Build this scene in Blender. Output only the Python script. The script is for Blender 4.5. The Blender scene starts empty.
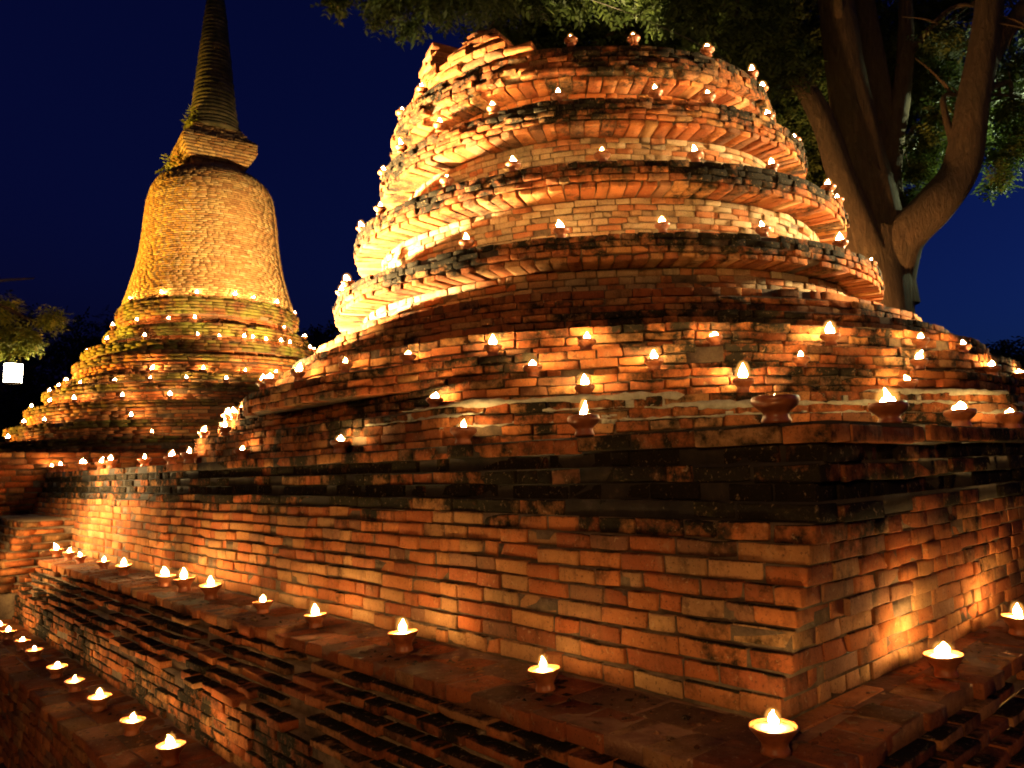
# night view of two brick stupas with rows of oil lamps
SUN_EL, SUN_ROT, SKY_STR = -3.0, 80.0, .13
FLAME = 270.
LAMPS = {'edge_left': [(-5.315, 8.635, 1.7, 1.08), (-4.987, 8.277, 1.7, 1.08), (-4.715, 7.98, 1.7, 1.08), (-4.173, 7.389, 1.7, 1.08),
               (-4.1, 7.309, 1.7, 1.08), (-3.706, 6.879, 1.7, 1.08), (-3.496, 6.65, 1.7, 1.08), (-2.875, 5.972, 1.7, 1.08),
               (-2.467, 5.526, 1.7, 1.08), (-2.238, 5.277, 1.7, 1.08), (-1.641, 4.626, 1.7, 1.08), (-0.854, 3.766, 1.7, 1.08),
               (-0.201, 3.054, 1.7, 1.08), (0.239, 2.573, 1.7, 1.1), (0.71, 2.06, 1.7, 1.28)],
 'edge_right': [(1.133, 2.3, 1.7, 1.12), (1.596, 2.724, 1.7, 1.06), (2.033, 3.124, 1.7, 1.05)],
 'ledge_left': [(-3.713, 6.272, 1.0, 1.0), (-3.45, 5.985, 1.0, 1.0), (-3.209, 5.723, 1.0, 1.0), (-2.803, 5.279, 1.0, 1.0), (-2.498, 4.946, 1.0, 1.0),
                (-1.979, 4.38, 1.0, 1.0), (-1.769, 4.151, 1.0, 1.0), (-1.525, 3.885, 1.0, 1.0), (-1.122, 3.445, 1.0, 1.0), (-0.797, 3.09, 1.0, 1.0),
                (-0.386, 2.642, 1.0, 1.0), (0.068, 2.146, 1.0, 1.0)],
 'ledge_right': [(0.522, 1.651, 1.0, 1.0), (1.17, 2.178, 1.0, 1.02), (1.672, 2.638, 1.0, 1.02)],
 'lower_left': [(-3.725, 5.634, 0.53, 1.0), (-3.519, 5.409, 0.53, 1.0), (-3.199, 5.06, 0.53, 1.0), (-2.936, 4.773, 0.53, 1.0),
                (-2.556, 4.358, 0.53, 1.0), (-2.291, 4.069, 0.53, 1.0), (-1.978, 3.728, 0.53, 1.0), (-1.649, 3.369, 0.53, 1.0),
                (-1.326, 3.016, 0.53, 1.0)],
 'mound_2': [(-1.543, 4.718, 2.13, 0.85), (-1.482, 4.628, 2.13, 0.85), (-1.934, 6.674, 2.13, 0.85), (-1.212, 4.297, 2.13, 0.85),
             (-0.879, 4.0, 2.13, 0.85), (-0.516, 3.769, 2.13, 0.85), (-0.088, 3.585, 2.13, 0.85), (0.348, 3.479, 2.13, 0.85),
             (0.932, 3.449, 2.13, 0.85), (1.498, 3.54, 2.13, 0.85), (2.029, 3.744, 2.13, 0.85), (2.357, 3.941, 2.13, 0.85)],
 'mound_0': [(-2.22, 5.48, 1.88, 0.85), (-2.22, 5.48, 1.88, 0.85), (-1.963, 5.199, 1.88, 0.85), (-0.354, 3.443, 1.88, 0.85),
             (0.301, 3.152, 1.88, 0.85), (0.946, 3.119, 1.88, 0.85), (1.697, 3.254, 1.88, 0.85)],
 'mound_3': [(-1.815, 6.204, 2.26, 0.85), (3.086, 5.01, 2.26, 0.85)],
 'mound_4': [(-1.5, 7.025, 2.38, 0.85)],
 'mound_1': [(-2.06, 5.498, 2.0, 0.85), (-2.051, 5.488, 2.0, 0.85), (-1.979, 5.409, 2.0, 0.85), (-1.876, 5.296, 2.0, 0.85),
             (-0.365, 3.647, 2.0, 0.85), (0.095, 3.356, 2.0, 0.85), (0.619, 3.279, 2.0, 0.85), (1.266, 3.316, 2.0, 0.85), (1.874, 3.487, 2.0, 0.85),
             (2.454, 3.883, 2.0, 0.85), (2.829, 4.227, 2.0, 0.85)],
 'ring_0': [(-1.275, 5.685, 2.92, 0.95), (-1.166, 5.413, 2.92, 0.95), (-0.249, 4.503, 2.92, 0.95), (0.309, 4.312, 2.92, 0.95),
            (0.89, 4.272, 2.92, 0.95), (1.513, 4.401, 2.92, 0.95), (2.118, 4.75, 2.92, 0.95), (2.56, 5.286, 2.92, 0.95)],
 'ring_1': [(-1.124, 5.724, 3.43, 0.95), (-0.909, 5.292, 3.43, 0.95), (-0.385, 4.789, 3.43, 0.95), (0.044, 4.582, 3.43, 0.95),
            (0.587, 4.469, 3.43, 0.95), (1.162, 4.504, 3.43, 0.95), (1.7, 4.698, 3.43, 0.95), (2.241, 5.148, 3.43, 0.95),
            (2.405, 5.396, 3.43, 0.95)],
 'ring_2': [(-0.985, 5.916, 3.95, 0.95), (-0.775, 5.439, 3.95, 0.95), (-0.458, 5.098, 3.95, 0.95), (-0.075, 4.866, 3.95, 0.95),
            (0.352, 4.734, 3.95, 0.95), (0.988, 4.721, 3.95, 0.95), (1.349, 4.812, 3.95, 0.95), (1.842, 5.103, 3.95, 0.95),
            (2.181, 5.535, 3.95, 0.95)],
 'ring_3': [(-0.826, 5.867, 4.42, 0.95), (-0.623, 5.475, 4.42, 0.95), (-0.11, 5.055, 4.42, 0.95), (0.464, 4.885, 4.42, 0.95),
            (0.891, 4.885, 4.42, 0.95), (1.429, 5.051, 4.42, 0.95), (1.85, 5.396, 4.42, 0.95), (1.998, 5.628, 4.42, 0.95)],
 'far_8': [(-7.866, 15.515, 5.27, 1.15), (-7.048, 15.18, 5.27, 1.15), (-6.352, 15.211, 5.27, 1.15), (-5.69, 15.517, 5.27, 1.15),
           (-5.389, 15.796, 5.27, 1.15), (-5.067, 16.327, 5.27, 1.15), (-4.982, 17.391, 5.27, 1.15)],
 'far_7': [(-8.194, 15.502, 4.7, 1.15), (-8.194, 15.502, 4.7, 1.15), (-7.485, 15.064, 4.7, 1.15), (-6.807, 14.94, 4.7, 1.15),
           (-6.292, 14.999, 4.7, 1.15), (-4.877, 16.21, 4.7, 1.15), (-4.739, 17.28, 4.7, 1.15), (-4.764, 17.423, 4.7, 1.15)],
 'far_6': [(-9.108, 16.204, 4.29, 1.15), (-7.955, 14.838, 4.29, 1.15), (-9.228, 17.241, 4.29, 1.15), (-7.069, 14.557, 4.29, 1.15),
           (-6.078, 14.642, 4.29, 1.15), (-5.707, 14.786, 4.29, 1.15), (-5.318, 15.022, 4.29, 1.15), (-5.176, 15.135, 4.29, 1.15),
           (-4.976, 15.328, 4.29, 1.15), (-4.756, 15.602, 4.29, 1.15), (-4.629, 15.807, 4.29, 1.15), (-4.381, 16.455, 4.29, 1.15),
           (-4.345, 16.65, 4.29, 1.15)],
 'far_4': [(-9.051, 15.38, 3.58, 1.15), (-6.752, 14.21, 3.58, 1.15), (-5.857, 14.367, 3.58, 1.15), (-5.18, 14.714, 3.58, 1.15),
           (-4.708, 15.131, 3.58, 1.15)],
 'far_3': [(-9.454, 15.492, 3.37, 1.15), (-8.791, 14.68, 3.37, 1.15), (-8.112, 14.234, 3.37, 1.15), (-7.323, 13.978, 3.37, 1.15),
           (-6.653, 13.933, 3.37, 1.15), (-6.013, 14.027, 3.37, 1.15), (-5.381, 14.267, 3.37, 1.15)],
 'far_2': [(-9.58, 15.143, 3.03, 1.15), (-8.677, 14.227, 3.03, 1.15), (-7.981, 13.862, 3.03, 1.15), (-10.029, 17.855, 3.03, 1.15),
           (-7.015, 13.648, 3.03, 1.15), (-6.173, 13.695, 3.03, 1.15)],
 'far_1': [(-10.303, 15.938, 2.65, 1.15), (-9.048, 14.102, 2.65, 1.15), (-8.444, 13.718, 2.65, 1.15), (-10.116, 18.554, 2.65, 1.15),
           (-6.677, 13.321, 2.65, 1.15)],
 'far_0': [(-10.692, 15.913, 2.34, 1.15), (-9.003, 13.603, 2.34, 1.15), (-10.779, 16.302, 2.34, 1.15), (-10.833, 17.238, 2.34, 1.15),
           (-6.144, 12.99, 2.34, 1.15)]}
import bpy, math, random
import numpy as np
from math import sin, cos, pi, radians
sc = bpy.context.scene
col = sc.collection

# ------------------------------------------------------------------ camera
cam_d = bpy.data.cameras.new('camera'); cam = bpy.data.objects.new('camera', cam_d); col.objects.link(cam)
cam_d.sensor_width = 36; cam_d.lens = 764 * 36 / 1024; cam_d.clip_start = .05; cam_d.clip_end = 2000
from mathutils import Matrix, Vector
cam.matrix_world = Matrix.Translation((0, 0, 1.6)) @ Matrix.Rotation(radians(90 + 6.4), 4, 'X') @ Matrix.Rotation(radians(-1.6), 4, 'Z')
sc.camera = cam

# ------------------------------------------------------------------ dusk sky
world = bpy.data.worlds.new('World'); sc.world = world; world.use_nodes = True
wn = world.node_tree; wn.nodes.clear()
wo = wn.nodes.new('ShaderNodeOutputWorld'); bg = wn.nodes.new('ShaderNodeBackground')
sky = wn.nodes.new('ShaderNodeTexSky'); sky.sky_type = 'NISHITA'; sky.sun_disc = False
sky.sun_elevation = radians(SUN_EL); sky.sun_rotation = radians(SUN_ROT); sky.air_density = 1.0; sky.dust_density = .4; sky.ozone_density = 6.0
bg.inputs['Strength'].default_value = SKY_STR
tint_ = wn.nodes.new('ShaderNodeMix'); tint_.data_type = 'RGBA'; tint_.blend_type = 'MULTIPLY'; tint_.inputs[0].default_value = 1; tint_.inputs[7].default_value = (.4, .85, 1.05, 1)
wn.links.new(sky.outputs[0], tint_.inputs[6]); wn.links.new(tint_.outputs[2], bg.inputs['Color']); wn.links.new(bg.outputs[0], wo.inputs['Surface'])

sc.view_settings.view_transform = 'Standard'; sc.view_settings.look = 'None'
sc.view_settings.exposure = 2.15; sc.view_settings.gamma = 1.0
cy = sc.cycles
cy.use_denoising = True; cy.filter_width = 1.9; cy.use_light_tree = True; cy.max_bounces = 5; cy.diffuse_bounces = 3; cy.glossy_bounces = 2
cy.transmission_bounces = 2; cy.sample_clamp_indirect = 3.0; cy.caustics_reflective = False; cy.caustics_refractive = False
try:
    cy.denoiser = 'OPENIMAGEDENOISE'
except Exception:
    pass

def spot(name, loc, target, energy, color, size_deg, blend=.6, radius=.12):
    d = bpy.data.lights.new(name, 'SPOT'); o = bpy.data.objects.new(name, d); col.objects.link(o)
    d.energy = energy; d.color = color; d.spot_size = radians(size_deg); d.spot_blend = blend; d.shadow_soft_size = radius
    o.location = loc; v = Vector(target) - Vector(loc); o.rotation_euler = v.to_track_quat('-Z', 'Y').to_euler()
    return o
# the temple's floodlights: two at the near tower, two at the far one, one at the end of the platform wall; plus an added spot on the tree
WARM = (1.0, .66, .27)
spot('flood_or_fill_light', (-3.65, 5.6, 1.85), (-.5, 5.9, 3.3), 3500, (1, .74, .34), 54, .5, .08)
spot('flood_or_fill_light', (5.6, 5.2, 3.35), (2.1, 5.9, 3.1), 850, (1, .77, .38), 62, .6)
spot('flood_or_fill_light', (-15.5, 14.6, 2.0), (-7.6, 16.9, 5.0), 5200, (1, .58, .07), 62, 1)
spot('flood_or_fill_light', (-1.7, 11.2, 2.3), (-6.0, 16.6, 6.3), 2600, (1, .66, .26), 38, 1)
spot('flood_or_fill_light', (-3.95, 5.75, 1.86), (-3.15, 6.35, 1.62), 55, (1, .74, .36), 120, 1)
spot('flood_or_fill_light', (-4.35, 5.1, 1.35), (-3.3, 6.4, 1.5), 55, (1, .66, .26), 110, 1)
spot('flood_or_fill_light', (2.9, 8.8, 1.95), (5.2, 10.0, 4.8), 250, (1, .46, .15), 62)  # added spot that brightens the tree, no known floodlight here
spot('flood_or_fill_light', (8.7, 11.1, 6.2), (6.6, 10.0, 6.2), 200, (.85, 1, .55), 80)
# added warm fill spot behind the viewer, no known lamp stands there
spot('fill_light', (-3.0, -6.0, 3.6), (.5, 4.5, 2.1), 180, (1, .52, .18), 56, .7, radius=.5)

# ------------------------------------------------------------------ helpers
rng = np.random.default_rng(11); random.seed(5)
al = radians(-42.5)
DL = np.array([sin(al), cos(al)]); DR = np.array([cos(al), -sin(al)])    # the platform's two horizontal axes
def SD(s, D): return DL * s + DR * D

def link_mesh(name, V, Fc, mat, parent=None, smooth=False, tint=None):
    """Fc: int array (n,k) or list of such arrays"""
    me = bpy.data.meshes.new(name)
    V = np.asarray(V, np.float32)
    Fs = Fc if isinstance(Fc, list) else [Fc]
    Fs = [np.asarray(a, np.int32) for a in Fs if len(a)]
    nl = sum(a.size for a in Fs); nf = sum(len(a) for a in Fs)
    me.vertices.add(len(V)); me.vertices.foreach_set('co', V.ravel())
    me.loops.add(nl); me.loops.foreach_set('vertex_index', np.concatenate([a.ravel() for a in Fs]))
    me.polygons.add(nf)
    tot = np.concatenate([np.full(len(a), a.shape[1], np.int32) for a in Fs])
    me.polygons.foreach_set('loop_start', np.concatenate([[0], np.cumsum(tot)[:-1]]).astype(np.int32))
    try: me.polygons.foreach_set('loop_total', tot)
    except Exception: pass
    if tint is not None:
        at = me.color_attributes.new('tint', 'FLOAT_COLOR', 'POINT'); at.data.foreach_set('color', np.asarray(tint, np.float32).ravel())
    me.update(calc_edges=True); me.validate()
    if smooth: me.polygons.foreach_set('use_smooth', np.ones(len(me.polygons), bool))
    me.materials.append(mat)
    o = bpy.data.objects.new(name, me); col.objects.link(o)
    if parent is not None: o.parent = parent
    return o

def thing(name, label, cat, loc=(0, 0, 0), group=None):
    o = bpy.data.objects.new(name, None); col.objects.link(o); o.location = loc; o.empty_display_size = .1
    o['label'] = label; o['category'] = cat
    if group: o['group'] = group
    return o
def tag(o, label, cat, group=None):
    o['label'] = label; o['category'] = cat
    if group: o['group'] = group
    return o

# ------------------------------------------------------------------ materials
def nt(name):
    m = bpy.data.materials.new(name); m.use_nodes = True; t = m.node_tree; t.nodes.clear()
    out = t.nodes.new('ShaderNodeOutputMaterial'); b = t.nodes.new('ShaderNodeBsdfPrincipled')
    t.links.new(b.outputs[0], out.inputs[0]); return m, t, b
def noise(t, scale, detail=4, rough=.6, vec=None, dist=0):
    n = t.nodes.new('ShaderNodeTexNoise'); n.inputs['Scale'].default_value = scale; n.inputs['Detail'].default_value = detail
    n.inputs['Roughness'].default_value = rough; n.inputs['Distortion'].default_value = dist
    if vec is not None: t.links.new(vec, n.inputs['Vector'])
    return n.outputs['Fac']
def ramp(t, fac, stops):
    r = t.nodes.new('ShaderNodeValToRGB'); e = r.color_ramp.elements
    while len(e) < len(stops): e.new(.5)
    for k, (p, c) in enumerate(stops):
        e[k].position = p; e[k].color = (*c, 1) if len(c) == 3 else c
    t.links.new(fac, r.inputs[0]); return r.outputs[0]
def rampv(t, fac, a, b, lo=0., hi=1.):
    m = t.nodes.new('ShaderNodeMapRange'); m.inputs[1].default_value = a; m.inputs[2].default_value = b
    m.inputs[3].default_value = lo; m.inputs[4].default_value = hi; t.links.new(fac, m.inputs[0]); return m.outputs[0]
def mix(t, fac, a, b, mode='MIX'):
    m = t.nodes.new('ShaderNodeMix'); m.data_type = 'RGBA'; m.blend_type = mode
    for sock, v in ((m.inputs[0], fac), (m.inputs[6], a), (m.inputs[7], b)):
        if hasattr(v, 'is_output'): t.links.new(v, sock)
        elif isinstance(v, (int, float)): sock.default_value = v
        else: sock.default_value = (*v, 1)
    return m.outputs[2]
def math_(t, op, a, b=None, clamp=False):
    m = t.nodes.new('ShaderNodeMath'); m.operation = op; m.use_clamp = clamp
    for i, v in enumerate((a, b)):
        if v is None: continue
        if hasattr(v, 'is_output'): t.links.new(v, m.inputs[i])
        else: m.inputs[i].default_value = v
    return m.outputs[0]
def bump(t, b, h, strength, dist):
    n = t.nodes.new('ShaderNodeBump'); n.inputs['Strength'].default_value = strength; n.inputs['Distance'].default_value = dist
    t.links.new(h, n.inputs['Height']); t.links.new(n.outputs[0], b.inputs['Normal'])

def brick_mat(name, mould=(.020, .015, .009), amount=1.0, moss=None, scale=1.0):
    m, t, b = nt(name)
    at = t.nodes.new('ShaderNodeAttribute'); at.attribute_name = 'tint'
    geo = t.nodes.new('ShaderNodeNewGeometry'); pos = geo.outputs['Position']
    n_big = noise(t, 2.2 * scale, 5, .65, pos); n_mid = noise(t, 14 * scale, 5, .7, pos); n_fine = noise(t, 70 * scale, 6, .8, pos)
    c = mix(t, rampv(t, n_fine, .38, .62, .0, .85), at.outputs['Color'], (.30, .22, .18), 'MULTIPLY')
    c = mix(t, rampv(t, n_mid, .35, .7, 0, .6), at.outputs['Color'], c)
    c = mix(t, rampv(t, noise(t, 6 * scale, 5, .7, pos, .3),   .35, .75, 0, .45), c, (.30, .135, .055))
    # pale lime bloom in patches
    pale = math_(t, 'MULTIPLY', rampv(t, noise(t, 3.1 * scale, 4, .6, pos, .4), .57, .68), rampv(t, noise(t, 38 * scale, 4, .7, pos), .42, .62))
    c = mix(t, math_(t, 'MULTIPLY', pale, .4), c, (.42, .28, .15))
    # black mould: more on courses that hold water, and on upward faces
    sep = t.nodes.new('ShaderNodeSeparateXYZ'); t.links.new(geo.outputs['Normal'], sep.inputs[0])
    up = math_(t, 'MULTIPLY', rampv(t, sep.outputs[2], .3, .9), .22)
    q = math_(t, 'ADD', math_(t, 'MULTIPLY', at.outputs['Alpha'], .42), up)
    q = math_(t, 'ADD', q, math_(t, 'MULTIPLY', n_big, 1.05)); q = math_(t, 'ADD', q, math_(t, 'MULTIPLY', n_mid, .75))
    q = math_(t, 'ADD', q, -.39)
    mf = math_(t, 'MULTIPLY', rampv(t, q, .60, .80), amount)
    c = mix(t, mf, c, mould)
    # soot and rain streaks, pits and crumbs
    mp = t.nodes.new('ShaderNodeMapping'); mp.inputs['Scale'].default_value = (1, 1, .16); t.links.new(pos, mp.inputs[0])
    st = math_(t, 'MULTIPLY', rampv(t, noise(t, 11 * scale, 5, .7, mp.outputs[0], .2), .53, .66), rampv(t, n_mid, .35, .6))
    c = mix(t, math_(t, 'MULTIPLY', st, .62 * amount), c, (.035, .028, .018))
    c = mix(t, rampv(t, noise(t, 130 * scale, 3, .6, pos), .60, .66, 0, .6), c, (.05, .03, .02))
    c = mix(t, rampv(t, noise(t, 55 * scale, 4, .7, pos, .5), .60, .70, 0, .55), c, (.50, .32, .16))
    if moss:
        mm = math_(t, 'MULTIPLY', rampv(t, noise(t, 5 * scale, 4, .7, pos), .42, .6), rampv(t, at.outputs['Alpha'], .5, .9))
        c = mix(t, mm, c, moss)
    t.links.new(c, b.inputs['Base Color'])
    b.inputs['Roughness'].default_value = .95; b.inputs['Specular IOR Level'].default_value = .08
    h = math_(t, 'ADD', math_(t, 'MULTIPLY', n_fine, .5), n_mid)
    bump(t, b, h, .9 if scale == 1 else .5, .009)
    return m
M_BRICK = brick_mat('weathered_brick')
M_DARK = brick_mat('mouldy_brick', amount=1.0)
M_LEDGE = brick_mat('ledge_brick', amount=.35)
M_FAR = brick_mat('far_brick', amount=.75, moss=(.16, .15, .03), scale=.4)
M_BELL = brick_mat('far_bell_brick', amount=.35, scale=.4)

m, t, b = nt('mortar'); geo = t.nodes.new('ShaderNodeNewGeometry')
n1 = noise(t, 9, 5, .7, geo.outputs['Position']); n2 = noise(t, 80, 4, .7, geo.outputs['Position'])
t.links.new(ramp(t, n1, [(.3, (.05, .034, .02)), (.5, (.15, .09, .05)), (.7, (.26, .17, .09))]), b.inputs['Base Color'])
b.inputs['Roughness'].default_value = .95; bump(t, b, math_(t, 'ADD', n1, n2), .8, .01); M_MORTAR = m
m, t, b = nt('sooty_mortar'); geo = t.nodes.new('ShaderNodeNewGeometry')
n1 = noise(t, 9, 5, .7, geo.outputs['Position'])
t.links.new(ramp(t, n1, [(.35, (.015, .011, .007)), (.6, (.04, .027, .016)), (.75, (.10, .065, .04))]), b.inputs['Base Color'])
b.inputs['Roughness'].default_value = .95; bump(t, b, n1, .8, .01); M_SOOT = m
m, t, b = nt('ledge_dust'); geo = t.nodes.new('ShaderNodeNewGeometry')
n1 = noise(t, 6, 5, .7, geo.outputs['Position']); n2 = noise(t, 60, 4, .7, geo.outputs['Position'])
t.links.new(ramp(t, n1, [(.3, (.06, .025, .014)), (.5, (.17, .065, .03)), (.7, (.24, .12, .06))]), b.inputs['Base Color'])
b.inputs['Roughness'].default_value = .9; bump(t, b, math_(t, 'ADD', n1, n2), .8, .012); M_DUST = m
m, t, b = nt('pale_lime_mortar'); geo = t.nodes.new('ShaderNodeNewGeometry')
n1 = noise(t, 25, 5, .7, geo.outputs['Position'])
t.links.new(ramp(t, n1, [(.3, (.25, .21, .15)), (.6, (.44, .38, .28))]), b.inputs['Base Color'])
b.inputs['Roughness'].default_value = .9; bump(t, b, n1, 1, .01); M_LIME = m
m, t, b = nt('dirt_ground'); geo = t.nodes.new('ShaderNodeNewGeometry')
n1 = noise(t, 1.7, 6, .7, geo.outputs['Position']); n2 = noise(t, 45, 4, .7, geo.outputs['Position'])
t.links.new(mix(t, n2, ramp(t, n1, [(.3, (.03, .03, .012)), (.55, (.09, .06, .035)), (.75, (.15, .10, .06))]), (.04, .025, .015)), b.inputs['Base Color'])
b.inputs['Roughness'].default_value = .95; bump(t, b, math_(t, 'ADD', n1, n2), 1, .03); M_GROUND = m
m, t, b = nt('bark'); geo = t.nodes.new('ShaderNodeNewGeometry')
mp = t.nodes.new('ShaderNodeMapping'); mp.inputs['Scale'].default_value = (1, 1, .22); t.links.new(geo.outputs['Position'], mp.inputs[0])
n1 = noise(t, 16, 6, .75, mp.outputs[0], .5); n2 = noise(t, 2.5, 4, .6, geo.outputs['Position'])
t.links.new(mix(t, n2, ramp(t, n1, [(.3, (.05, .028, .014)), (.55, (.17, .10, .05)), (.75, (.28, .19, .10))]), (.10, .08, .04)), b.inputs['Base Color'])
b.inputs['Roughness'].default_value = .95; bump(t, b, n1, 1, .12); M_BARK = m
def leaf_mat(name, dark, light):
    m, t, b = nt(name); at = t.nodes.new('ShaderNodeAttribute'); at.attribute_name = 'tint'
    c = mix(t, at.outputs['Alpha'], dark, light); t.links.new(c, b.inputs['Base Color'])
    b.inputs['Roughness'].default_value = .55
    tr = t.nodes.new('ShaderNodeBsdfTranslucent'); t.links.new(c, tr.inputs[0])
    ms = t.nodes.new('ShaderNodeMixShader'); ms.inputs[0].default_value = .35
    out = [n for n in t.nodes if n.type == 'OUTPUT_MATERIAL'][0]
    t.links.new(b.outputs[0], ms.inputs[1]); t.links.new(tr.outputs[0], ms.inputs[2]); t.links.new(ms.outputs[0], out.inputs[0])
    return m
M_LEAF = leaf_mat('leaves', (.04, .065, .014), (.12, .16, .034))
M_LEAFD = leaf_mat('dark_leaves', (.02, .035, .012), (.05, .07, .02))
M_SPROUT = leaf_mat('sprout_leaves', (.22, .26, .03), (.42, .40, .05))
m, t, b = nt('terracotta'); tc = t.nodes.new('ShaderNodeTexCoord')
n1 = noise(t, 40, 4, .6, tc.outputs['Object'])
t.links.new(ramp(t, n1, [(.3, (.22, .055, .018)), (.6, (.40, .12, .04))]), b.inputs['Base Color'])
b.inputs['Roughness'].default_value = .36; bump(t, b, n1, .2, .002); M_CLAY = m
m, t, b = nt('candle_wax'); tc = t.nodes.new('ShaderNodeTexCoord')
t.links.new(ramp(t, noise(t, 60, 3, .5, tc.outputs['Object']), [(.3, (.75, .50, .18)), (.7, (.85, .66, .30))]), b.inputs['Base Color'])
b.inputs['Roughness'].default_value = .3; M_WAX = m
m, t, b = nt('wick'); b.inputs['Base Color'].default_value = (.02, .015, .01, 1); b.inputs['Roughness'].default_value = .9
tc = t.nodes.new('ShaderNodeTexCoord'); bump(t, b, noise(t, 200, 2, .5, tc.outputs['Object']), .5, .001); M_WICK = m
m = bpy.data.materials.new('flame'); m.use_nodes = True; t = m.node_tree; t.nodes.clear()
out = t.nodes.new('ShaderNodeOutputMaterial'); em = t.nodes.new('ShaderNodeEmission'); tc = t.nodes.new('ShaderNodeTexCoord')
sp = t.nodes.new('ShaderNodeSeparateXYZ'); t.links.new(tc.outputs['Generated'], sp.inputs[0])
t.links.new(ramp(t, sp.outputs[2], [(0, (1, .46, .12)), (.3, (1, .66, .26)), (.7, (1, .62, .21)), (1, (1, .42, .09))]), em.inputs[0])
em.inputs[1].default_value = FLAME; t.links.new(em.outputs[0], out.inputs[0]); M_FLAME = m
m = bpy.data.materials.new('lantern_paper'); m.use_nodes = True; t = m.node_tree; t.nodes.clear()
out = t.nodes.new('ShaderNodeOutputMaterial'); em = t.nodes.new('ShaderNodeEmission')
tc = t.nodes.new('ShaderNodeTexCoord'); t.links.new(ramp(t, noise(t, 12, 2, .5, tc.outputs['Object']), [(.3, (1, .82, .55)), (.7, (1, .88, .66))]), em.inputs[0])
em.inputs[1].default_value = 14; t.links.new(em.outputs[0], out.inputs[0]); M_PAPER = m

# ------------------------------------------------------------------ bricks
def template(nx, ny, nz):
    """surface of a grid box: integer coordinates and quads"""
    idx = {}; P = []; Q = []
    def vid(i, j, k):
        if (i, j, k) not in idx: idx[(i, j, k)] = len(P); P.append((i, j, k))
        return idx[(i, j, k)]
    for k in (0, nz):
        for i in range(nx):
            for j in range(ny):
                q = [vid(i, j, k), vid(i + 1, j, k), vid(i + 1, j + 1, k), vid(i, j + 1, k)]; Q.append(q if k else q[::-1])
    for j in (0, ny):
        for i in range(nx):
            for k in range(nz):
                q = [vid(i, j, k), vid(i + 1, j, k), vid(i + 1, j, k + 1), vid(i, j, k + 1)]; Q.append(q[::-1] if j else q)
    for i in (0, nx):
        for j in range(ny):
            for k in range(nz):
                q = [vid(i, j, k), vid(i, j + 1, k), vid(i, j + 1, k + 1), vid(i, j, k + 1)]; Q.append(q if i else q[::-1])
    return np.array(P), np.array(Q)
TP = {'hi': template(4, 3, 3), 'lo': template(1, 1, 1)}

PAL = np.array([(.50, .155, .045), (.42, .11, .032), (.32, .085, .03), (.45, .21, .08), (.42, .21, .085), (.27, .12, .06), (.20, .08, .04), (.50, .21, .07), (.36, .18, .08)])
PALP = np.array([.28, .26, .18, .09, .01, .04, .06, .07, .01])
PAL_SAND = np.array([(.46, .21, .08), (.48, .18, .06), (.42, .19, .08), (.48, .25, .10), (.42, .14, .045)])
PAL_PALE = np.array([(.46, .30, .17), (.40, .22, .11), (.50, .36, .21), (.42, .15, .06), (.36, .26, .16)])
PAL_BELL = np.array([(.50, .32, .12), (.46, .27, .10), (.42, .22, .08), (.50, .34, .15), (.38, .19, .07)])

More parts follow.
